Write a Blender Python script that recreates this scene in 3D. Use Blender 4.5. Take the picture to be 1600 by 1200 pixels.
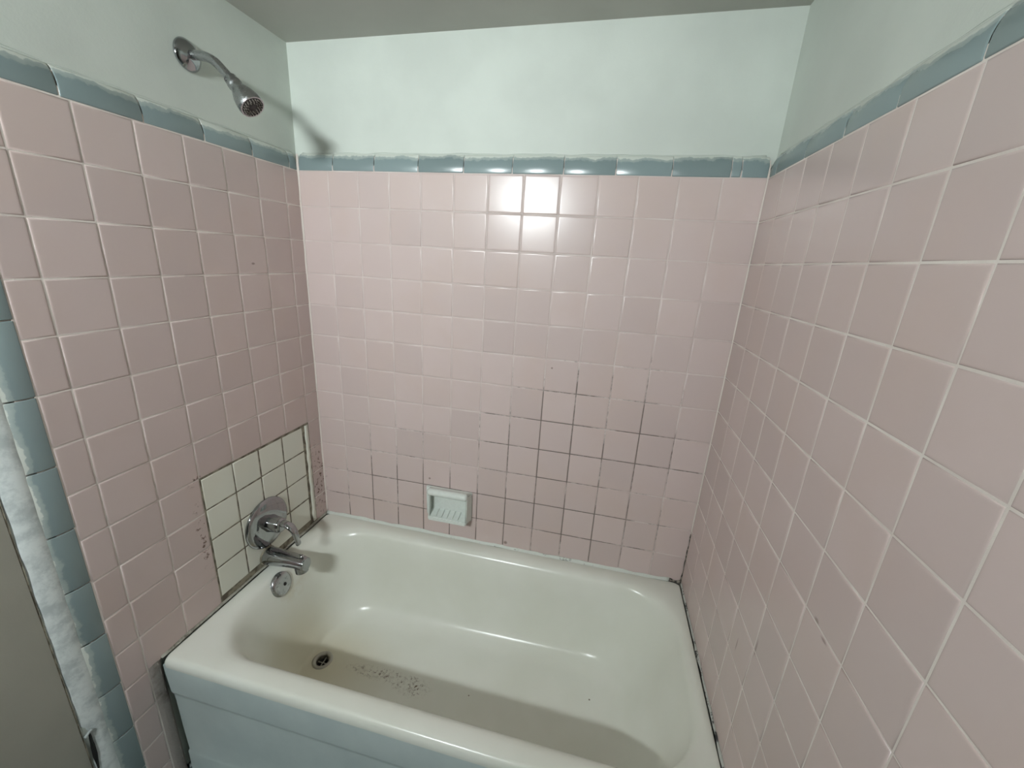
import bpy, bmesh, math, random
from mathutils import Vector, Matrix, noise

random.seed(7)
for o in list(bpy.data.objects): bpy.data.objects.remove(o, do_unlink=True)
scene = bpy.context.scene
COL = scene.collection

# ---------------------------------------------------------------- units
P = 0.11                    # one wall tile with its joint, in metres
ZF = 15.9                   # the floor lies 15.9 tiles below the grey cap tiles
def T(x, y, z): return Vector((x * P, y * P, (z + ZF) * P))

# ---------------------------------------------------------------- camera
def look_matrix(rx, ry, rz):
    c, s = math.cos, math.sin
    X = Matrix(((1, 0, 0), (0, c(rx), -s(rx)), (0, s(rx), c(rx))))
    Y = Matrix(((c(ry), -s(ry), 0), (s(ry), c(ry), 0), (0, 0, 1)))
    Z = Matrix(((c(rz), 0, s(rz)), (0, 1, 0), (-s(rz), 0, c(rz))))
    R = Y @ X @ Z
    sw = lambda r: Vector((r[0], r[2], r[1]))
    right, up, fwd = sw(R[0]), sw(R[1]), sw(R[2])
    return Matrix(((right.x, up.x, -fwd.x), (right.y, up.y, -fwd.y), (right.z, up.z, -fwd.z)))
cam_data = bpy.data.cameras.new('camera')
cam_data.sensor_width = 36.0
cam_data.lens = 635.94 / 1600 * 36
cam_data.clip_start = 0.01
cam = bpy.data.objects.new('camera', cam_data); COL.objects.link(cam)
cam.matrix_world = Matrix.Translation(T(9.4687, -11.8868, -2.245)) @ look_matrix(-.2936, -.0589, .2046).to_4x4()
scene.camera = cam

# ---------------------------------------------------------------- world, light, exposure
world = bpy.data.worlds.new('world'); scene.world = world; world.use_nodes = True
world.node_tree.nodes['Background'].inputs[0].default_value = (.8, .85, .85, 1)
world.node_tree.nodes['Background'].inputs[1].default_value = 0.02
LAMP_POS = T(3.8, -19.5, 1.8)
LAMP_STRENGTH = 298.0
LAMP_COLOR = (0.93, 1.0, 1.01, 1)
scene.view_settings.view_transform = 'Standard'
scene.view_settings.look = 'None'
scene.view_settings.gamma = 1
scene.view_settings.use_curve_mapping = False
scene.view_settings.exposure = 0.0

# ---------------------------------------------------------------- node helpers
def srgb(r, g, b):
    f = lambda c: (c / 255 / 12.92) if c / 255 <= .04045 else ((c / 255 + .055) / 1.055) ** 2.4
    return (f(r), f(g), f(b), 1)

class NT:
    def __init__(s, name):
        s.m = bpy.data.materials.new(name); s.m.use_nodes = True
        s.t = s.m.node_tree; s.b = s.t.nodes['Principled BSDF']
    def n(s, kind, **kw):
        d = s.t.nodes.new(kind)
        for k, v in kw.items(): setattr(d, k, v)
        return d
    def put(s, sock, v):
        if isinstance(v, bpy.types.NodeSocket): s.t.links.new(v, sock)
        else: sock.default_value = v
    def math(s, op, a, b=0.0, clamp=False):
        d = s.n('ShaderNodeMath', operation=op, use_clamp=clamp)
        s.put(d.inputs[0], a); s.put(d.inputs[1], b); return d.outputs[0]
    def rng(s, v, a, b, c=0.0, d=1.0):
        k = s.n('ShaderNodeMapRange', interpolation_type='SMOOTHSTEP')
        s.put(k.inputs['Value'], v)
        for nm, x in zip(('From Min', 'From Max', 'To Min', 'To Max'), (a, b, c, d)): s.put(k.inputs[nm], x)
        return k.outputs[0]
    def mix(s, f, a, b):
        d = s.n('ShaderNodeMix', data_type='RGBA')
        s.put(d.inputs[0], f); s.put(d.inputs[6], a); s.put(d.inputs[7], b); return d.outputs[2]
    def noise(s, vec, scale, detail=3.0, rough=.55):
        d = s.n('ShaderNodeTexNoise'); s.put(d.inputs['Vector'], vec)
        d.inputs['Scale'].default_value = scale; d.inputs['Detail'].default_value = detail
        d.inputs['Roughness'].default_value = rough; return d.outputs[0]
    def pos(s): return s.n('ShaderNodeNewGeometry').outputs['Position']
    def obj(s): return s.n('ShaderNodeTexCoord').outputs['Object']
    def rand(s): return s.n('ShaderNodeObjectInfo').outputs['Random']
    def xyz(s, v):
        d = s.n('ShaderNodeSeparateXYZ'); s.put(d.inputs[0], v); return d.outputs
    def blob(s, vec, centre, size, inner=.45):
        """1 inside an ellipsoid of half axes size around centre, soft edge"""
        a = s.n('ShaderNodeVectorMath', operation='SUBTRACT'); s.put(a.inputs[0], vec); a.inputs[1].default_value = centre
        b = s.n('ShaderNodeVectorMath', operation='DIVIDE'); s.put(b.inputs[0], a.outputs[0]); b.inputs[1].default_value = size
        c = s.n('ShaderNodeVectorMath', operation='LENGTH'); s.put(c.inputs[0], b.outputs[0])
        return s.rng(c.outputs['Value'], inner, 1.0, 1.0, 0.0)
    def bump(s, h, strength=.2, dist=.001):
        d = s.n('ShaderNodeBump'); d.inputs['Strength'].default_value = strength
        d.inputs['Distance'].default_value = dist; s.put(d.inputs['Height'], h)
        s.put(s.b.inputs['Normal'], d.outputs[0])
    def out(s, color=None, rough=None, metal=None, **kw):
        if color is not None: s.put(s.b.inputs['Base Color'], color)
        if rough is not None: s.put(s.b.inputs['Roughness'], rough)
        if metal is not None: s.put(s.b.inputs['Metallic'], metal)
        for k, v in kw.items(): s.put(s.b.inputs[k], v)
        return s.m

# ---------------------------------------------------------------- materials
def mat_paint(name, col, amp=.05, rough=.55):
    k = NT(name); p = k.pos()
    n1 = k.noise(p, 3.5, 4); n2 = k.noise(p, 260, 2)
    dark = tuple(c * (1 - amp * 2) for c in col[:3]) + (1,)
    c = k.mix(k.rng(n1, .3, .7), dark, col)
    k.bump(k.math('ADD', k.math('MULTIPLY', n2, .5), k.noise(p, 60, 3)), .25, .0012)
    return k.out(c, rough)

def mat_tile(name, col, var=.05, rough=.20, stains=True):
    k = NT(name); p = k.pos()
    r = k.rand()
    a = tuple(c * (1 - var) for c in col[:3]) + (1,); b = tuple(min(1, c * (1 + var)) for c in col[:3]) + (1,)
    c = k.mix(r, a, b)
    warm = (col[0] * 1.0, col[1] * .975, col[2] * .94, 1)
    c = k.mix(k.math('MULTIPLY', k.rng(k.noise(p, 5, 3), .42, .7), .6), c, warm)
    if stains:
        rust = srgb(86, 58, 40)
        sp = k.rng(k.noise(p, 60, 4, .7), .55, .62)
        z1 = k.blob(p, tuple(T(0, -.3, -10.4)), (.03, .045, .20), .5)
        z2 = k.blob(p, tuple(T(0, -4.75, -9.6)), (.03, .028, .15), .3)
        z3 = k.blob(p, tuple(T(0, -4.7, -8.0)), (.03, .03, .02), .2)
        m = k.math('MULTIPLY', sp, k.math('MAXIMUM', k.math('MAXIMUM', z1, z2), z3))
        # single small marks
        for (x, y, z, s) in ((0, -2.09, -2.72, .0045), (8.2, 0, -5.27, .0045), (4.25, 0, -9.72, .006), (7.1, 0, -11.75, .010)):
            m = k.math('MAXIMUM', m, k.math('MULTIPLY', k.blob(p, tuple(T(x, y, z)), (s, s * 2, s), .3), .7))
        # scuff streaks low on the right wall
        for (y, z, sy, sz) in ((-6.35, -6.95, .010, .006), (-6.6, -7.05, .012, .004), (-5.1, -8.9, .004, .03), (-4.4, -9.6, .003, .025), (-7.7, -8.0, .012, .005)):
            m = k.math('MAXIMUM', m, k.math('MULTIPLY', k.blob(p, tuple(T(13, y, z)), (.02, sy, sz), .2), .55))
        c = k.mix(k.math('MULTIPLY', m, .85), c, rust)
    k.bump(k.noise(p, 30, 2), .05, .001)
    return k.out(c, k.math('ADD', rough, k.math('MULTIPLY', k.noise(p, 120, 4), .08)), **{'Specular IOR Level': .36})

def mat_cap(name, thr):
    k = NT(name); p = k.pos(); o = k.xyz(k.obj())
    base = srgb(132, 148, 149)
    r = k.rand()
    c = k.mix(r, tuple(x * .88 for x in base[:3]) + (1,), tuple(x * 1.08 for x in base[:3]) + (1,))
    nz = k.math('ADD', k.math('MULTIPLY', k.noise(p, 16, 3), .030), k.math('MULTIPLY', k.noise(p, 90, 3), .009))
    edge = k.math('ADD', k.math('ADD', o[1], nz), k.math('MULTIPLY', k.math('POWER', r, 3.0), .007))
    m = k.rng(edge, thr, thr + .003)
    thin = k.math('MULTIPLY', k.rng(edge, thr - .010, thr + .001), .35)
    m = k.math('MAXIMUM', m, thin)
    c = k.mix(m, c, srgb(205, 210, 202))
    k.bump(k.noise(p, 38, 3), .12, .0012)
    return k.out(c, k.math('ADD', .24, k.math('MULTIPLY', m, .3)))

def mat_grout(name, c0, c1):
    k = NT(name); p = k.pos(); s = k.xyz(p)
    clean = k.mix(k.rng(k.noise(p, 9, 3), .35, .65), c0, c1)
    # mildew: strongest low in the middle and right of the back wall
    zb = k.blob(p, tuple(T(9.2, 0, -8.6)), (.55, .05, .62), .35)
    zl = k.blob(p, tuple(T(4.5, 0, -11.4)), (.75, .05, .50), .35)
    zr = k.blob(p, tuple(T(13, -7.5, -9.5)), (.05, .35, .4), .1)
    zone = k.math('MAXIMUM', k.math('MAXIMUM', zb, zl), k.math('MULTIPLY', zr, .35))
    nn = k.math('ADD', k.math('MULTIPLY', k.noise(p, 6, 4), .75), k.math('MULTIPLY', k.noise(p, 60, 4), .35))
    m = k.rng(k.math('ADD', nn, k.math('MULTIPLY', zone, .26)), .64, .84)
    m = k.math('MULTIPLY', m, k.rng(zone, .02, .3))
    c = k.mix(k.math('MULTIPLY', m, .9), clean, srgb(104, 92, 84))
    k.bump(k.noise(p, 400, 3), .5, .0012)
    return k.out(c, .6)

def mat_dark_grout():
    k = NT('dark_grout'); p = k.pos()
    c = k.mix(k.rng(k.noise(p, 30, 4), .4, .62), srgb(96, 88, 74), srgb(150, 144, 126))
    k.bump(k.noise(p, 300, 3), .5, .001)
    return k.out(c, .7)

def mat_caulk(name, light, dark, lo, hi, scale=22):
    k = NT(name); p = k.pos()
    n = k.math('ADD', k.math('MULTIPLY', k.noise(p, scale, 5, .65), .8), k.math('MULTIPLY', k.noise(p, scale * 7, 4), .25))
    c = k.mix(k.rng(n, lo, hi), light, dark)
    k.bump(k.noise(p, 140, 4), .5, .002)
    return k.out(c, .5)

def mat_enamel():
    k = NT('aged_enamel'); p = k.pos()
    base = k.mix(k.rng(k.noise(p, 4, 3), .3, .7), srgb(226, 228, 217), srgb(232, 234, 225))
    rust = srgb(88, 66, 44)
    # brown residue along the basin floor
    st = k.math('MAXIMUM', k.blob(p, tuple(T(5.1, -3.35, -14.9)), (.085, .045, .06), .25),
                k.math('MULTIPLY', k.blob(p, tuple(T(4.2, -3.25, -14.9)), (.20, .03, .06), .3), .75))
    f1 = k.math('MULTIPLY', k.rng(k.noise(p, 110, 5, .7), .53, .60), k.rng(k.noise(p, 40, 3), .40, .55))
    f2 = k.math('MULTIPLY', k.rng(k.noise(p, 90, 5, .7), .45, .7), .35)
    m = k.math('MULTIPLY', st, k.math('MAXIMUM', f1, f2))
    far = k.math('MULTIPLY', k.blob(p, tuple(T(10.46, -2.44, -14.85)), (.004, .004, .03), .4), .9)
    far = k.math('MAXIMUM', far, k.math('MULTIPLY', k.blob(p, tuple(T(6.9, -3.2, -14.85)), (.003, .003, .03), .4), .8))
    # yellowed film around drain and overflow
    film = k.math('MULTIPLY', k.blob(p, tuple(T(2.0, -3.4, -14.6)), (.34, .24, .25), .1), .55)
    film2 = k.math('MULTIPLY', k.math('MULTIPLY', k.blob(p, tuple(T(1.0, -2.9, -12.6)), (.10, .10, .09), .1), .35), k.rng(k.noise(p, 22, 4), .35, .7))
    c = k.mix(k.math('MAXIMUM', film, film2), base, srgb(196, 182, 142))
    c = k.mix(k.math('MAXIMUM', m, far), c, rust)
    k.bump(k.noise(p, 12, 2), .05, .002)
    return k.out(c, .24)

def mat_apron():
    k = NT('apron_enamel'); p = k.pos()
    c = k.mix(k.rng(k.noise(p, 7, 4), .3, .7), srgb(184, 197, 196), srgb(194, 206, 204))
    k.bump(k.noise(p, 30, 3), .1, .002)
    return k.out(c, .38)

def mat_chrome(name, rough, tint=(.62, .63, .64, 1)):
    k = NT(name); p = k.pos()
    spots = k.rng(k.noise(p, 130, 4), .55, .7)
    c = k.mix(k.math('MULTIPLY', spots, .35), tint, (.40, .40, .38, 1))
    return k.out(c, k.math('ADD', rough, k.math('MULTIPLY', spots, .16)), 1.0)

def mat_plain(name, col, rough=.5, metal=0.0):
    k = NT(name); p = k.pos()
    n = k.noise(p, 90, 3)
    c = k.mix(n, tuple(x * .85 for x in col[:3]) + (1,), col)
    return k.out(c, rough, metal)

def mat_floor():
    k = NT('speckled_floor'); p = k.pos()
    v = k.n('ShaderNodeTexVoronoi'); k.put(v.inputs['Vector'], p); v.inputs['Scale'].default_value = 110
    s = k.xyz(v.outputs['Color'])
    c = k.mix(k.rng(s[0], .45, .55), srgb(190, 200, 200), srgb(48, 66, 66))
    return k.out(c, .4)

def mat_plaster():
    k = NT('painted_plaster'); p = k.pos(); o = k.xyz(k.obj())
    n = k.noise(p, 26, 5, .65)
    c = k.mix(k.rng(n, .35, .62), srgb(190, 199, 199), srgb(226, 233, 232))
    return_c = c
    k.bump(k.noise(p, 70, 4), .3, .002)
    return k.out(return_c, .5)

def mat_glow():
    k = NT('lamp_glow')
    return k.out((.9, .9, .9, 1), .4, **{'Emission Color': LAMP_COLOR, 'Emission Strength': LAMP_STRENGTH})

M = dict(
    paint=mat_paint('pale_wall_paint', srgb(206, 213, 205)),
    dim=mat_paint('greige_wall_paint', srgb(104, 99, 92)),
    ceil=mat_paint('ceiling_paint', srgb(186, 186, 178)),
    pink=mat_tile('pink_glaze', srgb(203, 186, 182)),
    white=mat_tile('white_glaze', srgb(224, 225, 213), .03, .27, False),
    cap=mat_cap('grey_cap_glaze', .0665), cap_edge=mat_cap('grey_edge_glaze', .0630), grout=mat_grout('side_grout', srgb(216, 206, 199), srgb(230, 222, 215)), bgrout=mat_grout('back_grout', srgb(197, 182, 177), srgb(212, 200, 195)), dgrout=mat_dark_grout(),
    caulk_white=mat_caulk('white_caulk', srgb(214, 218, 210), srgb(120, 124, 116), .60, .72),
    caulk_dark=mat_caulk('mouldy_caulk', srgb(168, 166, 154), srgb(86, 80, 70), .50, .72),
    caulk_right=mat_caulk('cracked_caulk', srgb(190, 192, 184), srgb(48, 48, 48), .54, .60, 30),
    mould=mat_caulk('black_mould', srgb(150, 142, 130), srgb(36, 36, 32), .44, .58, 70),
    corner=mat_caulk('corner_caulk', srgb(222, 212, 204), srgb(150, 130, 118), .62, .8),
    cement=mat_caulk('grey_cement', srgb(158, 150, 144), srgb(112, 104, 98), .45, .7, 12),
    enamel=mat_enamel(), apron=mat_apron(), floor=mat_floor(), plaster=mat_plaster(),
    chrome=mat_chrome('chrome', .08, (.38, .39, .40, 1)), brushed=mat_chrome('dull_chrome', .24, (.44, .45, .46, 1)),
    ceramic=mat_plain('white_ceramic', srgb(226, 232, 226), .22),
    black=mat_plain('dark_hole', srgb(22, 20, 18), .6),
    nozzle=mat_plain('dark_rubber', srgb(60, 56, 56), .5),
    rustmetal=mat_plain('tarnished_metal', srgb(170, 166, 156), .35, .7),
    glow=mat_glow(),
)

# ---------------------------------------------------------------- mesh helpers
def link(name, me, mat=None, parent=None):
    o = bpy.data.objects.new(name, me); COL.objects.link(o)
    if mat is not None and me is not None and not me.materials: me.materials.append(mat)
    if parent: o.parent = parent
    return o
def mesh(name, verts, faces, smooth=False):
    me = bpy.data.meshes.new(name); me.from_pydata([tuple(v) for v in verts], [], faces)
    bm = bmesh.new(); bm.from_mesh(me); bmesh.ops.recalc_face_normals(bm, faces=bm.faces); bm.to_mesh(me); bm.free()
    if smooth:
        for f in me.polygons: f.use_smooth = True
    me.update(); return me
def bm_mesh(name, bm, smooth=False):
    me = bpy.data.meshes.new(name); bmesh.ops.recalc_face_normals(bm, faces=bm.faces); bm.to_mesh(me); bm.free()
    if smooth:
        for f in me.polygons: f.use_smooth = True
    return me
def box(bm, a, b):
    x0, y0, z0 = a; x1, y1, z1 = b
    vs = [bm.verts.new(v) for v in ((x0,y0,z0),(x1,y0,z0),(x1,y1,z0),(x0,y1,z0),(x0,y0,z1),(x1,y0,z1),(x1,y1,z1),(x0,y1,z1))]
    for f in ((0,3,2,1),(4,5,6,7),(0,1,5,4),(1,2,6,5),(2,3,7,6),(3,0,4,7)): bm.faces.new([vs[i] for i in f])
def box_mesh(name, a, b, bevel=0, seg=2):
    bm = bmesh.new(); lo = [min(p, q) for p, q in zip(a, b)]; hi = [max(p, q) for p, q in zip(a, b)]
    box(bm, lo, hi)
    if bevel: bmesh.ops.bevel(bm, geom=bm.edges[:], offset=bevel, segments=seg, affect='EDGES', profile=.5)
    return bm_mesh(name, bm, bool(bevel))
def tag(o, label=None, cat=None, group=None, kind=None):
    if label: o['label'] = label
    if cat: o['category'] = cat
    if group: o['group'] = group
    if kind: o['kind'] = kind
    return o
def empty(name, loc):
    o = bpy.data.objects.new(name, None); COL.objects.link(o); o.location = loc; o.empty_display_size = .05; return o
def lathe(name, prof, seg=40, cap0=True, cap1=True):
    """prof: list of (distance along local +Z, radius)"""
    vs, fs = [], []
    for h, r in prof:
        for i in range(seg):
            a = 2 * math.pi * i / seg; vs.append((r * math.cos(a), r * math.sin(a), h))
    for j in range(len(prof) - 1):
        for i in range(seg):
            k = (i + 1) % seg
            fs.append((j*seg+i, j*seg+k, (j+1)*seg+k, (j+1)*seg+i))
    if cap0: fs.append(tuple(range(seg))[::-1])
    if cap1: fs.append(tuple((len(prof)-1)*seg + i for i in range(seg)))
    return mesh(name, vs, fs, True)
def sharpen(me, ang=38):
    bm = bmesh.new(); bm.from_mesh(me)
    for e in bm.edges:
        if len(e.link_faces) == 2 and e.calc_face_angle(0) > math.radians(ang): e.smooth = False
    bm.to_mesh(me); bm.free(); return me
def aim(o, origin, direction, up=Vector((0, 0, 1))):
    """place o with its local +Z along direction"""
    z = Vector(direction).normalized(); x = up.cross(z)
    if x.length < 1e-4: x = Vector((1, 0, 0))
    x.normalize(); y = z.cross(x)
    o.matrix_basis = Matrix(((x.x, y.x, z.x, origin[0]), (x.y, y.y, z.y, origin[1]), (x.z, y.z, z.z, origin[2]), (0, 0, 0, 1)))
def catmull(pts, n):
    out = []; q = [pts[0]] + list(pts) + [pts[-1]]
    for i in range(1, len(q) - 2):
        for j in range(n):
            t = j / n
            out.append(tuple(.5 * (2*b + (c-a)*t + (2*a-5*b+4*c-d)*t*t + (3*b-a-3*c+d)*t**3) for a, b, c, d in zip(q[i-1], q[i], q[i+1], q[i+2])))
    out.append(tuple(pts[-1])); return out
def tube(name, pts, radii, seg=20, flat=None):
    """pts: Vectors in one plane; radii: number or (side, up) pair for each point"""
    vs, fs = [], []; n = len(pts); side = Vector((0, 1, 0))
    for i, p in enumerate(pts):
        d = (pts[min(i+1, n-1)] - pts[max(i-1, 0)]).normalized(); u = side.cross(d).normalized()
        r = radii[i]; ra, rb = r if isinstance(r, tuple) else (r, r)
        for j in range(seg):
            a = 2 * math.pi * j / seg; vs.append(p + side * (ra * math.cos(a)) + u * (rb * math.sin(a)))
    for i in range(n - 1):
        for j in range(seg):
            k = (j + 1) % seg; fs.append((i*seg+j, i*seg+k, (i+1)*seg+k, (i+1)*seg+j))
    fs.append(tuple(range(seg))); fs.append(tuple((n-1)*seg+j for j in range(seg)))
    return sharpen(mesh(name, vs, fs, True), 50)
def bead(name, a, b, u, v, w, h, step=.012, wob=.35, seed=0.0):
    """uneven quarter-round bead from a to b filling the corner spanned by u and v"""
    a, b, u, v = Vector(a), Vector(b), Vector(u), Vector(v)
    L = (b - a).length; n = max(2, int(L / step)); vs, fs = [], []; K = 5
    for i in range(n + 1):
        c = a.lerp(b, i / n)
        s1 = 1 + wob * 2 * (noise.noise(Vector((i * .23, seed, 0)))); s2 = 1 + wob * 2 * (noise.noise(Vector((i * .31, seed + 9, 3))))
        ww, hh = w * max(.25, s1), h * max(.25, s2)
        vs.append(c - u * .001 - v * .001)
        for j in range(K):
            t = j / (K - 1); x = (1 - t) ** 1.5; y = t ** 1.5
            vs.append(c + u * (ww * x) + v * (hh * y))
    R = K + 1
    for i in range(n):
        for j in range(R):
            k = (j + 1) % R; fs.append((i*R+j, i*R+k, (i+1)*R+k, (i+1)*R+j))
    fs.append(tuple(range(R))); fs.append(tuple(n*R+j for j in range(R)))
    return mesh(name, vs, fs, True)

# ---------------------------------------------------------------- the room shell
REC = .13                 # painted plaster lies this far behind the tile faces (tiles)
YF = -19.9                # wall behind the camera
XR = 13.0
ZC0, ZC1 = 3.30, 3.46     # the ceiling above the tub rises a little to the right
def shell(name, a, b, mat):
    o = link(name, box_mesh(name, T(*a), T(*b)), mat); tag(o, kind='structure'); return o
wall_back = shell('wall_back', (-1.2, REC, -15.9), (XR + 1.2, 1.2, 3.9), M['paint'])
tag(wall_back, 'far wall behind the tub, pink tiles under pale green-white paint', 'wall')
wall_left = shell('wall_left', (-REC, REC, -15.9), (-1.2, YF, 6.4), M['paint'])
tag(wall_left, 'faucet wall of pink tiles with grey cap tiles under pale paint', 'wall')
wall_right = shell('wall_right', (XR + REC, REC, -15.9), (XR + 1.2, YF, 6.4), M['paint'])
tag(wall_right, 'plain pink tiled wall at the foot end of the tub', 'wall')
wall_front = shell('wall_front', (-1.2, YF, -15.9), (XR + 1.2, YF - 1, 6.4), M['dim'])
tag(wall_front, 'painted wall opposite the tub', 'wall')
floor = shell('floor', (-1.2, 1.2, -15.9), (XR + 1.2, YF - 1, -16.6), M['floor'])
tag(floor, 'speckled dark and white floor in front of the tub', 'floor')
# ceiling: low soffit over the tub, higher slab over the rest of the room
sv = [T(-REC, REC, ZC0), T(XR + REC, REC, ZC1), T(XR + REC, -6.6, ZC1), T(-REC, -6.6, ZC0),
      T(-REC, -6.6, 6.4), T(XR + REC, -6.6, 6.4), T(XR + REC, YF, 6.4), T(-REC, YF, 6.4),
      T(-REC, REC, 6.8), T(XR + REC, REC, 6.8), T(XR + REC, YF, 6.8), T(-REC, YF, 6.8)]
ceiling = link('ceiling', mesh('ceiling', sv, [(0,1,2,3),(3,2,5,4),(4,5,6,7),(8,11,10,9),(0,8,9,1),(7,6,10,11),(0,3,4,7,11,8),(1,9,10,6,5,2)]), M['ceil'])
tag(ceiling, 'flat painted ceiling low above the tub', 'ceiling', kind='structure')

# ---------------------------------------------------------------- tiles
TILE_CACHE = {}
def tile_mesh(w, h, mat, thick=.010, lip=.0032):
    key = (round(w, 4), round(h, 4), mat.name)
    if key in TILE_CACHE: return TILE_CACHE[key]
    lip = min(lip, w * .2, h * .2)
    rings = ((0.0, -thick), (0.0, -lip * .55), (lip * .28, -lip * .20), (lip * .65, -lip * .045), (lip * 1.3, 0.0), (lip * 2.0, 0.0))
    vs, fs = [], []
    for ins, z in rings:
        a, b = w / 2 - ins, h / 2 - ins
        vs += [(-a, -b, z), (a, -b, z), (a, b, z), (-a, b, z)]
    for r in range(len(rings) - 1):
        for i in range(4):
            j = (i + 1) % 4; fs.append((r*4+i, r*4+j, (r+1)*4+j, (r+1)*4+i))
    n = (len(rings) - 1) * 4; fs.append((n, n+1, n+2, n+3))
    me = mesh('tile', vs, fs, True); me.materials.append(mat); TILE_CACHE[key] = me; return me
def frame(u, v, n, o):
    return Matrix(((u[0], v[0], n[0], o[0]), (u[1], v[1], n[1], o[1]), (u[2], v[2], n[2], o[2]), (0, 0, 0, 1)))
AX = {'back': ((1,0,0), (0,0,1), (0,-1,0)), 'left': ((0,1,0), (0,0,1), (1,0,0)), 'right': ((0,-1,0), (0,0,1), (-1,0,0))}
def wall_point(side, s, z):           # s: distance along the wall from the far left / far corner
    return T(s, 0, z) if side == 'back' else (T(0, -s, z) if side == 'left' else T(XR, -s, z))
JOINT = .024
def put_tile(side, parent, s0, s1, z0, z1, mat, name='tile', joint=JOINT, tilt=.0035, push=.0004):
    w, h = (abs(s1 - s0) - joint) * P, (abs(z1 - z0) - joint) * P
    if w < .006 or h < .006: return None
    o = link(name, tile_mesh(w, h, mat), None, parent)
    u, v, n = (Vector(a) for a in AX[side])
    c = wall_point(side, (s0 + s1) / 2, (z0 + z1) / 2) + n * random.uniform(-push, push)
    rot = Matrix.Rotation(random.gauss(0, tilt * .6), 4, v) @ Matrix.Rotation(random.gauss(0, tilt * .6), 4, u)
    o.matrix_basis = Matrix.Translation(c) @ rot @ frame(u, v, n, (0, 0, 0))
    return o
def cap_mesh(w, H=.50 * P, back=REC * P):
    prof = [(.001, -.010), (.001, -.0015), (.0018, -.0004), (.0035, 0), (H * .30, 0), (H * .45, -.0006), (H * .62, -.0028), (H * .78, -.0062), (H * .90, -.0098), (H * .985, -back), (H * .985, -back - .004)]
    e = .0009; vs, fs = [], []
    xs = ((-w/2, .0016), (-w/2 + e, .0004), (-w/2 + 2.4*e, 0), (w/2 - 2.4*e, 0), (w/2 - e, .0004), (w/2, .0016))
    for x, d in xs:
        for v, n in prof: vs.append((x, v, n - d))
    k = len(prof)
    for i in range(len(xs) - 1):
        for j in range(k - 1): fs.append((i*k+j, (i+1)*k+j, (i+1)*k+j+1, i*k+j+1))
    return mesh('cap_tile', vs, fs, True)
CAP_CACHE = {}
def put_cap(parent, centre, u, v, n, w, mat='cap'):
    key = (round(w, 4), mat)
    if key not in CAP_CACHE:
        CAP_CACHE[key] = cap_mesh(w); CAP_CACHE[key].materials.append(M[mat])
    o = link('cap_tile', CAP_CACHE[key], None, parent)
    c = Vector(centre) + Vector(n) * random.uniform(-.0006, .0006) + Vector(v) * random.uniform(-.0005, .0005)
    o.matrix_basis = Matrix.Translation(c) @ Matrix.Rotation(random.gauss(0, .003), 4, Vector(n)) @ frame(u, v, n, (0, 0, 0))
    return o
def grout_bed(parent, side, s0, s1, z0, z1, mat, depth=.0013):
    u, v, n = (Vector(a) for a in AX[side])
    a = wall_point(side, s0, z0) - n * depth; b = wall_point(side, s1, z1) - n * (REC * P + .002)
    return link('grout', box_mesh('grout', a, b), mat, parent)

ROWS = [-i for i in range(0, 16)] + [-15.9]
# back wall: 13 columns, 12 rows down to the tub
grout_bed(wall_back, 'back', 0.0, XR, -11.97, .16, M['bgrout'])
grout_bed(wall_back, 'back', 0.0, XR, .1, .40, M['grout'], .0075)
for c in range(13):
    for r in range(12):
        z1 = -(r + 1) if r < 11 else -11.96
        put_tile('back', wall_back, c, c + 1, -r, z1, M['pink'])
# left wall: cut column in the far corner, then full columns, a cut column beside the vertical caps
LC = [0.0] + [.592 + i for i in range(7)] + [7.09]
grout_bed(wall_left, 'left', 0.0, 7.12, -11.95, .16, M['grout'])
grout_bed(wall_left, 'left', 0.0, 7.12, .1, .40, M['grout'], .0075)
grout_bed(wall_left, 'left', 6.34, 7.12, -15.9, -11.95, M['grout'])
for ci in range(len(LC) - 1):
    for r in range(16):
        s0, s1 = LC[ci], LC[ci + 1]; z0, z1 = ROWS[r], ROWS[r + 1]
        if 8 <= r <= 11 and 1 <= ci <= 4: continue              # the white repair patch
        if ci < 6 and r >= 12: continue                          # behind the tub
        if ci == 6 and r >= 12: continue                         # grey cement instead
        if r == 11 and ci < 6: z1 = -11.93
        put_tile('left', wall_left, s0, s1, z0, z1, M['pink'])
# right wall
RC = [0.0] + [1.019 + i for i in range(12)]
grout_bed(wall_right, 'right', 0.0, RC[-1], -11.95, .16, M['grout'])
grout_bed(wall_right, 'right', 0.0, RC[-1], .1, .40, M['grout'], .0075)
grout_bed(wall_right, 'right', 6.3, RC[-1], -15.9, -11.95, M['grout'])
for ci in range(len(RC) - 1):
    for r in range(16):
        s0, s1 = RC[ci], RC[ci + 1]; z0, z1 = ROWS[r], ROWS[r + 1]
        if r >= 12 and ci < 6: continue
        if r == 11 and ci < 6: z1 = -11.93
        if r >= 12 and ci == 6: s0 = 6.32
        put_tile('right', wall_right, s0, s1, z0, z1, M['pink'])

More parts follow.
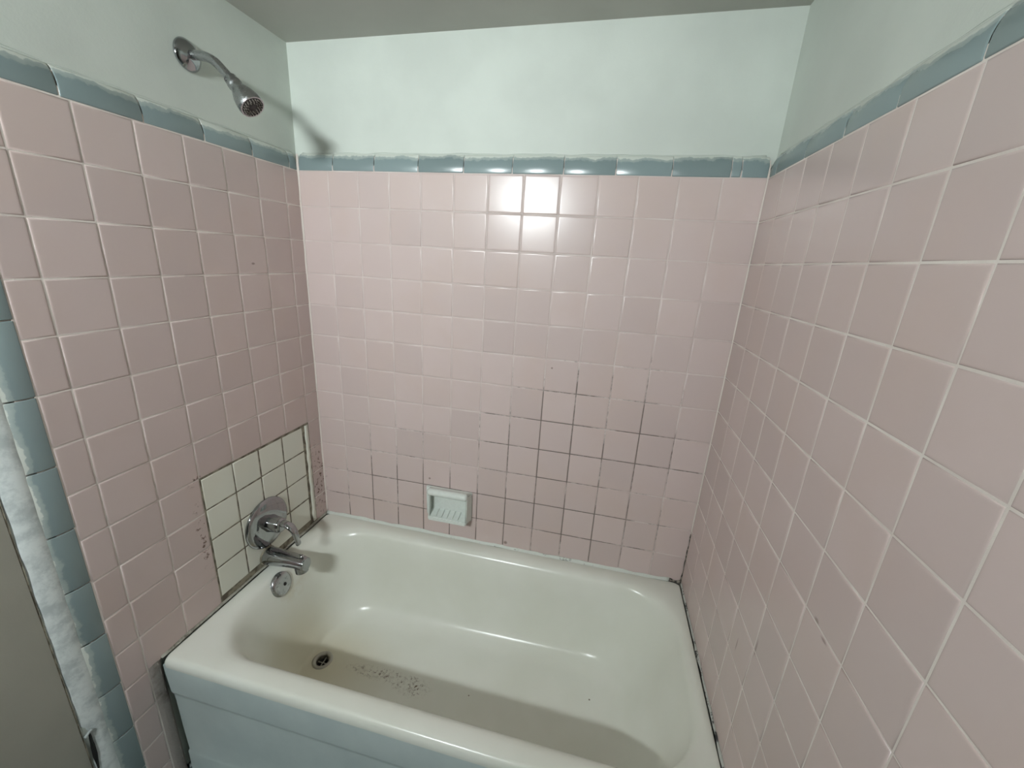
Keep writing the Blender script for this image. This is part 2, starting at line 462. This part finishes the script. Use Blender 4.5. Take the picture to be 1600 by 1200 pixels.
# white repair patch around the valve
bed = link('repair_mortar', box_mesh('repair_mortar', T(-.008, -4.60, -7.99), T(-REC - .01, -.58, -11.93)), M['dgrout'], wall_left)
WX = [4.575, 3.64, 2.745, 1.815, .875]; WZ = [-8.03, -8.945, -9.87, -10.80, -11.735]
for i in range(4):
    for j in range(4):
        put_tile('left', wall_left, WX[i + 1], WX[i], WZ[j], WZ[j + 1], M['white'], 'white_tile', joint=.030, tilt=.006, push=.0006)
sl = []
for i in range(40):                       # ragged plaster sliver beside the patch
    z = -8.05 - i * (3.8 / 39); a = .775 + .04 * noise.noise(Vector((i * .35, 2, 0))); b = .615 + .03 * noise.noise(Vector((i * .5, 7, 0)))
    sl += [T(-.06, -a - .03, z), T(.012, -a, z), T(.020, -(a + b) / 2, z), T(.006, -b, z), T(-.06, -b + .01, z)]
fs = [(i*5+j, i*5+j+1, (i+1)*5+j+1, (i+1)*5+j) for i in range(39) for j in range(4)]
link('plaster_sliver', mesh('plaster_sliver', sl, fs, True), M['white'], wall_left)
# cement strip between the tub apron and the tiles
cs = []
for i in range(50):
    z = -11.96 - i * (3.94 / 49); w = .05 * noise.noise(Vector((i * .3, 1, 4)))
    cs += [T(-.05, -6.575, z), T(-.005, -6.57, z), T(-.002 + w * .2, -6.46, z), T(.0 + w * .4, -6.36, z), T(-.03 + w * .5, -6.30, z), T(-.05, -6.28, z)]
fs = [(i*6+j, i*6+j+1, (i+1)*6+j+1, (i+1)*6+j) for i in range(49) for j in range(5)]
link('cement_fill', mesh('cement_fill', cs, fs, True), M['cement'], wall_left)

# grey cap tiles along the top of the tile field
for js in ([.02, 1.18, 2.53, 3.91, 5.27, 6.66, 8.05, 9.40, 10.78, 12.15, 12.38, 12.99],):
    for a, b in zip(js, js[1:]):
        put_cap(wall_back, T((a + b) / 2, 0, .0), (1,0,0), (0,0,1), (0,-1,0), (b - a) * P - .0022)
js = [.03, .33, 1.66, 3.03, 4.37, 5.72, 7.09]
for a, b in zip(js, js[1:]): put_cap(wall_left, T(0, -(a + b) / 2, 0), (0,1,0), (0,0,1), (1,0,0), (b - a) * P - .0022)
js = [.03, .41, 1.87, 3.29, 4.62, 5.96, 7.32, 8.68, 10.04, 11.40]
for a, b in zip(js, js[1:]): put_cap(wall_right, T(XR, -(a + b) / 2, 0), (0,-1,0), (0,0,1), (-1,0,0), (b - a) * P - .0022)
# and down the outer edge of the faucet wall
js = [.45, -.95, -2.30, -3.65, -5.0, -6.35, -7.68, -8.95, -10.28, -11.70, -13.05, -14.4, -15.88]
for a, b in zip(js, js[1:]):
    put_cap(wall_left, T(0, -7.09, (a + b) / 2), (0,0,1), (0,-1,0), (1,0,0), (a - b) * P - .0022, 'cap_edge')
# grey mortar behind the caps
link('cap_mortar', box_mesh('cap_mortar', T(-.035, -7.06, .4), T(-REC - .01, -7.36, -15.9)), M['grout'], wall_left)
# painted plaster strip that rounds the outer edge of the caps
st = []; N = 150; SEC = [(7.44, -.13), (7.45, -.085), (7.50, -.062), (7.58, -.052), (7.66, -.058), (7.74, -.078), (7.81, -.105), (7.855, -.135), (7.86, -.2)]
for i in range(N + 1):
    z = .46 - i * (16.34 / N)
    for j, (d, x) in enumerate(SEC):
        w = .014 * noise.noise(Vector((i * .22, j * .15, 5))) if j not in (0, 8) else 0
        e = .010 * noise.noise(Vector((i * .35, 3, j * .2)))
        if -13.1 < z < -12.1 and j >= 5: w -= .05 + .05 * noise.noise(Vector((i * .9, 1, j)))     # broken edge
        st.append(T(x + w * .8, -d - e, z))
K = len(SEC)
fs = [(i*K+j, i*K+j+1, (i+1)*K+j+1, (i+1)*K+j) for i in range(N) for j in range(K - 1)]
trim = link('trim_1', mesh('trim_1', st, fs, True), M['plaster'])
tag(trim, 'chipped white painted strip along the grey cap tiles at the left edge', 'trim', kind='structure')
ck = link('crack', bead('crack', T(-REC, -7.86, .4), T(-REC, -7.86, -15.9), (0,-1,0), (1,0,0), .0024, .0022, .02, .45, 3.0), M['dgrout'], trim)
pn = link('darker_wall_layer', box_mesh('darker_wall_layer', T(-REC + .012, -7.88, .2), T(-REC - .02, YF + .02, -15.9)), mat_paint('darker_wall_tone', srgb(170, 168, 156)), wall_left)  # thin layer beyond the strip, darker than the rest of the wall
sv = []
for i in range(9):
    z = -12.30 - i * .13; w = .012 + .03 * math.sin(math.pi * i / 8) + .008 * noise.noise(Vector((i * 1.3, 4, 1)))
    c = 7.775 + .004 * i
    sv += [T(-.072, -c + w, z), T(-.060, -c, z), T(-.072, -c - w, z), T(-.12, -c, z)]
sf = [(i*4+j, i*4+(j+1)%4, (i+1)*4+(j+1)%4, (i+1)*4+j) for i in range(8) for j in range(4)] + [(0,1,2,3), (32,33,34,35)]
link('split_shade', mesh('split_shade', sv, sf), M['black'], trim)  # solid black wedge, its colour gives the shade inside the broken slot
link('splinter', bead('splinter', T(-.07, -7.74, -12.24), T(-.06, -7.87, -12.30), (0,0,-1), (1,0,0), .006, .006, .004, .5, 21.0), M['plaster'], trim)
# thin plaster ridge where paint laps over the caps on the faucet wall
link('paint_ridge', bead('paint_ridge', T(-REC, -.1, .49), T(-REC, -7.2, .49), (0,0,1), (1,0,0), .004, .0025, .015, .5, 6.0), M['paint'], wall_left)
link('paint_ridge', bead('paint_ridge', T(.1, REC, .49), T(XR - .1, REC, .49), (0,0,1), (0,-1,0), .003, .002, .015, .5, 8.0), M['paint'], wall_back)
link('paint_ridge', bead('paint_ridge', T(XR + REC, -.1, .49), T(XR + REC, -11.3, .49), (0,0,1), (-1,0,0), .003, .002, .015, .5, 11.0), M['paint'], wall_right)
# caulk lines in the two corners
link('corner_caulk', bead('corner_caulk', T(0, 0, .45), T(0, 0, -11.9), (1,0,0), (0,-1,0), .004, .004, .02, .3, 1.0), M['corner'], wall_back)
link('corner_caulk', bead('corner_caulk', T(XR, 0, .3), T(XR, 0, -10.1), (-1,0,0), (0,-1,0), .003, .003, .02, .3, 2.0), M['corner'], wall_back)
link('corner_mould', bead('corner_mould', T(XR, 0, -10.0), T(XR, 0, -11.95), (-1,0,0), (0,-1,0), .0028, .0028, .008, .7, 4.0), M['mould'], wall_back)

# ---------------------------------------------------------------- bathtub
TX0, TX1, TY0, TY1 = .03, XR - .03, -.03, -6.30
tub = empty('bathtub', T(6.5, -3.2, -15.9))
tag(tub, 'cream enamelled cast-iron bathtub with blue-grey apron filling the alcove', 'bathtub')
INV = Matrix.Translation(-tub.location)
def tub_part(name, me, mat, parent=None):
    me.transform(INV if parent is None else Matrix.Identity(4)); return link(name, me, mat, parent or tub)
# keys: x left, x right, y back, y front, corner radius, z, floor-tilt weight
KEY = [
    (TX0, TX1, TY0, TY1, .10, -12.22, 0), (TX0, TX1, TY0, TY1, .10, -12.09, 0), (TX0+.03, TX1-.02, TY0-.02, TY1+.05, .14, -11.985, 0), (TX0+.10, TX1-.06, TY0-.06, TY1+.13, .2, -11.95, 0),
    (.36, 12.80, -.36, -5.92, 1.25, -11.95, 0), (.48, 12.72, -.50, -5.80, 1.45, -11.985, 0), (.60, 12.63, -.62, -5.70, 1.5, -12.10, 0), (.72, 12.54, -.70, -5.63, 1.5, -12.35, 0),
    (.84, 12.36, -.78, -5.56, 1.5, -12.80, 0), (.96, 12.12, -.86, -5.48, 1.5, -13.4, 0), (1.08, 11.86, -.95, -5.38, 1.45, -14.0, .3), (1.22, 11.62, -1.05, -5.26, 1.4, -14.45, .6),
    (1.40, 11.38, -1.20, -5.10, 1.3, -14.76, .9), (1.62, 11.12, -1.42, -4.90, 1.2, -14.92, 1), (1.90-.35, 10.8, -1.70, -4.62, 1.1, -14.985, 1)]
KEY[-1] = (1.60, 10.6, -1.85, -4.5, 1.0, -15.0, 1); KEY[-2] = (1.50, 11.0, -1.52, -4.80, 1.15, -14.955, 1)
KS = catmull(KEY[:4], 2) + catmull(KEY[4:], 4)
def rrect(x0, x1, y0, y1, r, z, t, nc=9, ns=(14, 8)):
    """rounded rectangle as a loop, back side first"""
    out = []
    cs = ((x1 - r, y0 - r, 90), (x1 - r, y1 + r, 0), (x0 + r, y1 + r, -90), (x0 + r, y0 - r, -180))
    for q, (cx, cy, a0) in enumerate(cs):
        arc = [(cx + r * math.cos(math.radians(a0 - 90 * i / nc)), cy + r * math.sin(math.radians(a0 - 90 * i / nc))) for i in range(nc + 1)]
        nx_, ny_, na = cs[(q + 1) % 4]
        e = (nx_ + r * math.cos(math.radians(na)), ny_ + r * math.sin(math.radians(na)))
        n = ns[1] if q % 2 == 0 else ns[0]
        out += arc
        out += [(arc[-1][0] + (e[0] - arc[-1][0]) * i / n, arc[-1][1] + (e[1] - arc[-1][1]) * i / n) for i in range(1, n)]
    return [T(x, y, z + t * .025 * (x - 1.6)) for x, y in out]
bm = bmesh.new(); prev = None
for k in KS:
    loop = [bm.verts.new(v) for v in rrect(*k)]
    if prev:
        for i in range(len(loop)):
            j = (i + 1) % len(loop); bm.faces.new((prev[i], prev[j], loop[j], loop[i]))
    prev = loop
DR = (1.95, -3.28); DRR = .20
hole = [bm.verts.new(T(DR[0] + DRR * math.cos(2*math.pi*i/24), DR[1] + DRR * math.sin(2*math.pi*i/24), -15.0 + .025 * (DR[0] + DRR * math.cos(2*math.pi*i/24) - 1.6))) for i in range(24)]
he = [bm.edges.new((hole[i], hole[(i+1) % 24])) for i in range(24)]
oe = [bm.edges.get((prev[i], prev[(i+1) % len(prev)])) for i in range(len(prev))]
bmesh.ops.triangle_fill(bm, edges=he + oe, use_beauty=True)
# drain throat
low = [bm.verts.new(v.co - Vector((0, 0, .05))) for v in hole]
basin_faces = bm.faces[:]
me = bm_mesh('basin', bm, True)
basin = tub_part('basin', me, M['enamel'])
# apron: profile along the front
AP = [(-6.20, -12.14), (-6.298, -12.16), (-6.298, -12.40), (-6.295, -13.02), (-6.28, -13.10), (-6.245, -13.16), (-6.235, -13.25), (-6.225, -14.6), (-6.215, -15.2), (-6.235, -15.28), (-6.25, -15.36), (-6.25, -15.9), (-6.0, -15.9)]
vs, fs = [], []; NX = 60
for i in range(NX + 1):
    x = TX0 + (TX1 - TX0) * i / NX
    for j, (y, z) in enumerate(AP):
        xx = x
        if i == 0: xx = x + (.05 + .06 * noise.noise(Vector((j * 1.7, 2, 2))) if 2 < j < 12 else 0)
        vs.append(T(xx, y, z))
k = len(AP)
for i in range(NX):
    for j in range(k - 1): fs.append((i*k+j, (i+1)*k+j, (i+1)*k+j+1, i*k+j+1))
fs.append(tuple(range(k))); fs.append(tuple(NX*k + j for j in range(k)))
apron = tub_part('apron', sharpen(mesh('apron', vs, fs, True), 40), M['apron'])
apron['label'] = 'blue-grey painted front apron with a step'
# drain
dz = -15.0 + .025 * (DR[0] - 1.6)
dr = link('drain', sharpen(lathe('drain', [(-.002, .31*P), (.0015, .315*P), (.0035, .29*P), (.0038, .25*P), (.0022, .205*P), (-.004, .19*P), (-.045, .18*P)], 40, False, False), 60), M['rustmetal'], tub)
aim(dr, T(DR[0], DR[1], dz) - tub.location, (0, 0, 1)); dr['label'] = 'tarnished drain ring with dark hole'
dd = link('drain_hole', lathe('drain_hole', [(-.046, .001), (-.020, .12*P), (-.016, .182*P)], 24, True, False), M['black'], dr)
bm = bmesh.new(); box(bm, (-.18*P, -.0015, -.014), (.18*P, .0015, -.011)); box(bm, (-.0015, -.18*P, -.014), (.0015, .18*P, -.011))
link('drain_cross', bm_mesh('drain_cross', bm), M['rustmetal'], dr)
# overflow plate
ov = link('overflow_plate', sharpen(lathe('overflow_plate', [(-.004, .37*P), (.003, .372*P), (.0062, .35*P), (.0085, .28*P), (.0098, .15*P), (.0102, .02*P)], 40, True, True), 60), M['brushed'], tub)
aim(ov, T(.70, -3.25, -12.30) - tub.location, Vector((.96, 0, .28)))
sc = link('plate_screw', lathe('plate_screw', [(0, .055*P), (.0016, .05*P), (.0022, .03*P)], 16), M['black'], ov); sc.location = (0.006, -0.004, .0098)
# caulk where the tub meets the tiles
def tub_bead(wall, *a, mat=None, label=None):
    o = link(wall, bead(wall, *a), mat); tag(o, label, 'caulk', kind='structure')
tub_bead('trim_2', T(.0, 0, -11.96), T(12.62, 0, -11.96), (0,-1,0), (0,0,1), .009, .009, .02, .45, 12.0, mat=M['caulk_white'], label='white caulk line along the back rim of the tub')
tub_bead('trim_3', T(12.55, 0, -11.96), T(13.0, 0, -11.96), (0,-1,0), (0,0,1), .0085, .0085, .006, .5, 17.0, mat=M['mould'], label='short black mouldy caulk in the far right tub corner')
tub_bead('trim_4', T(0, -.0, -11.96), T(0, -6.28, -11.96), (1,0,0), (0,0,1), .005, .006, .02, .35, 14.0, mat=M['caulk_dark'], label='dark grey mouldy caulk under the faucet')
tub_bead('trim_5', T(XR, -.0, -11.96), T(XR, -6.28, -11.96), (-1,0,0), (0,0,1), .004, .006, .012, .6, 19.0, mat=M['caulk_right'], label='cracked caulk line along the right rim of the tub')

# ---------------------------------------------------------------- valve with lever
valve = empty('shower_valve', T(0, -2.80, -10.50)); VX = valve.location
tag(valve, 'round chrome valve plate with curved lever on the white tiles', 'valve')
e = link('escutcheon', sharpen(lathe('escutcheon', [(.000, .80*P), (.004, .805*P), (.008, .785*P), (.012, .70*P), (.0155, .55*P), (.0175, .40*P), (.018, .26*P)], 56), 70), M['chrome'], valve)
aim(e, (0.001, 0, 0), (1, 0, 0))
h = link('handle_hub', sharpen(lathe('handle_hub', [(.014, .27*P), (.020, .272*P), (.030, .25*P), (.046, .235*P), (.058, .225*P), (.064, .20*P), (.066, .12*P)], 36), 60), M['chrome'], valve)
aim(h, (0, 0, 0), (1, 0, 0))
lp = catmull([(.040, .006, .013, .012), (.060, .008, .014, .011), (.078, .008, .015, .009), (.095, .002, .015, .0075), (.108, -.012, .0135, .0065), (.114, -.030, .0115, .006), (.118, -.050, .0105, .006), (.121, -.062, .0105, .0058), (.1215, -.0655, .006, .003)], 4)
lv = link('lever', tube('lever', [Vector((x, 0, z)) for x, z, a, b in lp], [(a, b) for x, z, a, b in lp], 20), M['chrome'], valve)
for sy, sz in ((.45, .0), (-.45, .0)):
    s = link('plate_screw', lathe('plate_screw', [(0, .05*P), (.0018, .045*P), (.0024, .02*P)], 14), M['brushed'], valve)
    aim(s, (.0155, sy * P, sz * P), (1, 0, 0))

# ---------------------------------------------------------------- tub spout
spout = empty('tub_spout', T(0, -2.93, -11.63))
tag(spout, 'short chrome tub spout just above the rim under the valve', 'spout')
sp = catmull([(.001, 0, .030, .030), (.012, .0, .0315, .0305), (.040, .001, .030, .029), (.080, .002, .027, .025), (.118, .002, .0250, .0225), (.142, .000, .0245, .0225), (.153, -.002, .0235, .0215), (.156, -.002, .0215, .0195)], 4)
link('body', tube('body', [Vector((x, 0, z)) for x, z, a, b in sp], [(a, b) for x, z, a, b in sp], 32), M['chrome'], spout)
nz = link('outlet', sharpen(lathe('outlet', [(0, .021), (.022, .0215), (.034, .0210), (.034, .0160), (.020, .015)], 28, True, True), 50), M['chrome'], spout)
aim(nz, (.132, 0, .0), Vector((.12, 0, -1)), Vector((0, 1, 0)))
kb = link('diverter_knob', lathe('diverter_knob', [(0, .003), (.008, .003), (.009, .0065), (.014, .007), (.0165, .005)], 18), M['chrome'], spout)
aim(kb, (.140, 0, .016), Vector((.1, 0, 1)), Vector((0, 1, 0)))
rg = link('wall_gasket', lathe('wall_gasket', [(0, .0325), (.005, .0325)], 30), M['dgrout'], spout); aim(rg, (0, 0, 0), (1, 0, 0))

# ---------------------------------------------------------------- shower head
sh = empty('wall_shower', T(-REC, -3.07, 1.69))
tag(sh, 'chrome shower head on a bent arm high on the left wall', 'shower')
fl = link('flange', sharpen(lathe('flange', [(.0, .31*P), (.002, .315*P), (.005, .30*P), (.010, .26*P), (.0145, .20*P), (.018, .135*P), (.0185, .10*P)], 44), 60), M['chrome'], sh)
aim(fl, (.001, 0, 0), (1, 0, 0))
o0 = sh.location
def rel(x, z): return T(x, -3.07, z) - o0
ac = catmull([(-.10, 1.69), (.08, 1.685), (.26, 1.665), (.43, 1.625), (.60, 1.54), (.77, 1.39), (.96, 1.20), (1.02, 1.13)], 6)
link('arm', tube('arm', [rel(x, z) for x, z in ac], [.0105] * len(ac), 20), M['brushed'], sh)
ax = Vector((.54, 0, -.60)).normalized()
base = rel(.93, 1.235)
hd = link('head', sharpen(lathe('head', [(.0, .0125), (.002, .0145), (.012, .0150), (.015, .0165), (.022, .0165), (.025, .0150), (.030, .0160), (.040, .0205), (.052, .0255), (.064, .0285), (.073, .0300), (.080, .0298), (.084, .0285), (.084, .0255), (.082, .0250)], 40, True, True), 55), M['brushed'], sh)
aim(hd, base, ax, Vector((0, 1, 0)))
fp = link('spray_face', lathe('spray_face', [(.0815, .0250), (.0832, .0238), (.0832, .010), (.0845, .009), (.0845, .002)], 36), M['nozzle'], hd)
bm = bmesh.new()
for rr, n in ((.0215, 20), (.0165, 14), (.0120, 9)):
    for i in range(n):
        a = 2 * math.pi * i / n
        bmesh.ops.create_cone(bm, cap_ends=True, segments=6, radius1=.0016, radius2=.0011, depth=.004, matrix=Matrix.Translation((rr * math.cos(a), rr * math.sin(a), .0848)))
tag(link('spray_nozzles', bm_mesh('spray_nozzles', bm), M['rustmetal'], hd), kind='stuff')

# ---------------------------------------------------------------- soap dish
sd = empty('soap_dish', T(5.0, 0, -10.55)); s0 = sd.location
tag(sd, 'white ceramic soap dish with a top bar on the back wall', 'soap dish')
def sd_mesh(name, bm, bev=.0): 
    if bev: bmesh.ops.bevel(bm, geom=bm.edges[:], offset=bev, segments=2, affect='EDGES')
    me = bm_mesh(name, bm, True); me.transform(Matrix.Translation(-s0)); return sharpen(me, 60)
def hexa(bm, pts):
    vs = [bm.verts.new(T(*p)) for p in pts]
    for f in ((0,3,2,1),(4,5,6,7),(0,1,5,4),(1,2,6,5),(2,3,7,6),(3,0,4,7)): bm.faces.new([vs[i] for i in f])
bm = bmesh.new(); hexa(bm, [(4.16,-.005,-11.12),(5.84,-.005,-11.12),(5.84,-.09,-11.10),(4.18,-.09,-11.10),(4.14,-.005,-9.98),(5.84,-.005,-9.98),(5.84,-.09,-10.0),(4.16,-.09,-10.0)])
link('back_plate', sd_mesh('back_plate', bm, .003), M['ceramic'], sd)
for xa, xb, xc, xd in ((4.28, 4.36, 4.40, 4.455), (5.77, 5.84, 5.73, 5.79)):      # sides: x at wall, x at front
    bm = bmesh.new()
    hexa(bm, [(xa,-.05,-11.06),(xb,-.05,-11.06),(xd,-.50,-10.96),(xc,-.50,-10.96),(xa,-.05,-9.99),(xb,-.05,-9.99),(xd,-.46,-9.90),(xc,-.46,-9.90)])
    link('side', sd_mesh('side', bm, .0032), M['ceramic'], sd)
bm = bmesh.new(); hexa(bm, [(4.30,-.05,-11.06),(5.82,-.05,-11.06),(5.78,-.50,-11.02),(4.42,-.50,-11.02),(4.30,-.05,-10.80),(5.82,-.05,-10.80),(5.78,-.50,-10.91),(4.42,-.50,-10.91)])
link('tray', sd_mesh('tray', bm, .002), M['ceramic'], sd)
bm = bmesh.new(); hexa(bm, [(4.41,-.47,-11.03),(5.78,-.47,-11.03),(5.78,-.56,-11.0),(4.41,-.56,-11.0),(4.41,-.47,-10.86),(5.78,-.47,-10.86),(5.78,-.55,-10.87),(4.41,-.55,-10.87)])
link('lip', sd_mesh('lip', bm, .0035), M['ceramic'], sd)
for i in range(5):
    x = 4.66 + i * .20; bm = bmesh.new()
    hexa(bm, [(x-.025,-.12,-10.84),(x+.025,-.12,-10.84),(x+.025,-.46,-10.92),(x-.025,-.46,-10.92),(x-.018,-.12,-10.745),(x+.018,-.12,-10.745),(x+.018,-.46,-10.84),(x-.018,-.46,-10.84)])
    link('ridge', sd_mesh('ridge', bm, .001), M['ceramic'], sd)
rb = []
n = 24
for i in range(n + 1):
    t = i / n; en = min(1, min(t, 1 - t) * 9 + .62)
    rb.append((4.36 + 1.43 * t, en))
vs, fs = [], []
for x, en in rb:
    for j in range(16):
        a = 2 * math.pi * j / 16; vs.append(T(x, -.42 - .135 * en * math.cos(a), -9.965 - .125 * en * math.sin(a)) - s0)
for i in range(n):
    for j in range(16):
        k = (j + 1) % 16; fs.append((i*16+j, i*16+k, (i+1)*16+k, (i+1)*16+j))
fs.append(tuple(range(16))); fs.append(tuple(n*16 + j for j in range(16)))
link('top_bar', sharpen(mesh('top_bar', vs, fs, True), 60), M['ceramic'], sd)
bm = bmesh.new(); hexa(bm, [(4.32,-.05,-10.10),(5.80,-.05,-10.10),(5.72,-.42,-10.06),(4.42,-.42,-10.06),(4.32,-.05,-9.99),(5.80,-.05,-9.99),(5.72,-.42,-9.90),(4.42,-.42,-9.90)])
link('canopy', sd_mesh('canopy', bm, .002), M['ceramic'], sd)

# ---------------------------------------------------------------- vanity light on the wall opposite the tub
vl = empty('vanity_light', Vector((LAMP_POS.x, YF * P, LAMP_POS.z)))
tag(vl, 'frosted bathroom light with added baffles on the wall opposite the tub', 'lamp')
bar = link('bar', box_mesh('bar', (-.19, .0, -.07), (.19, .033, .07), .006), M['brushed'], vl)
link('diffuser', box_mesh('diffuser', (-.17, .034, -.06), (.17, .0345, .06)), M['glow'], vl)
for a, b in (((-.19, .03, .06), (.19, .190, .07)), ((-.19, .03, -.07), (.19, .060, -.06)), ((-.19, .03, -.07), (-.17, .190, .07)), ((.17, .03, -.07), (.19, .190, .07))):  # unseen baffles added to hold light off the side walls and ceiling
    link('added_baffle', box_mesh('added_baffle', a, b, .002), M['nozzle'], vl)
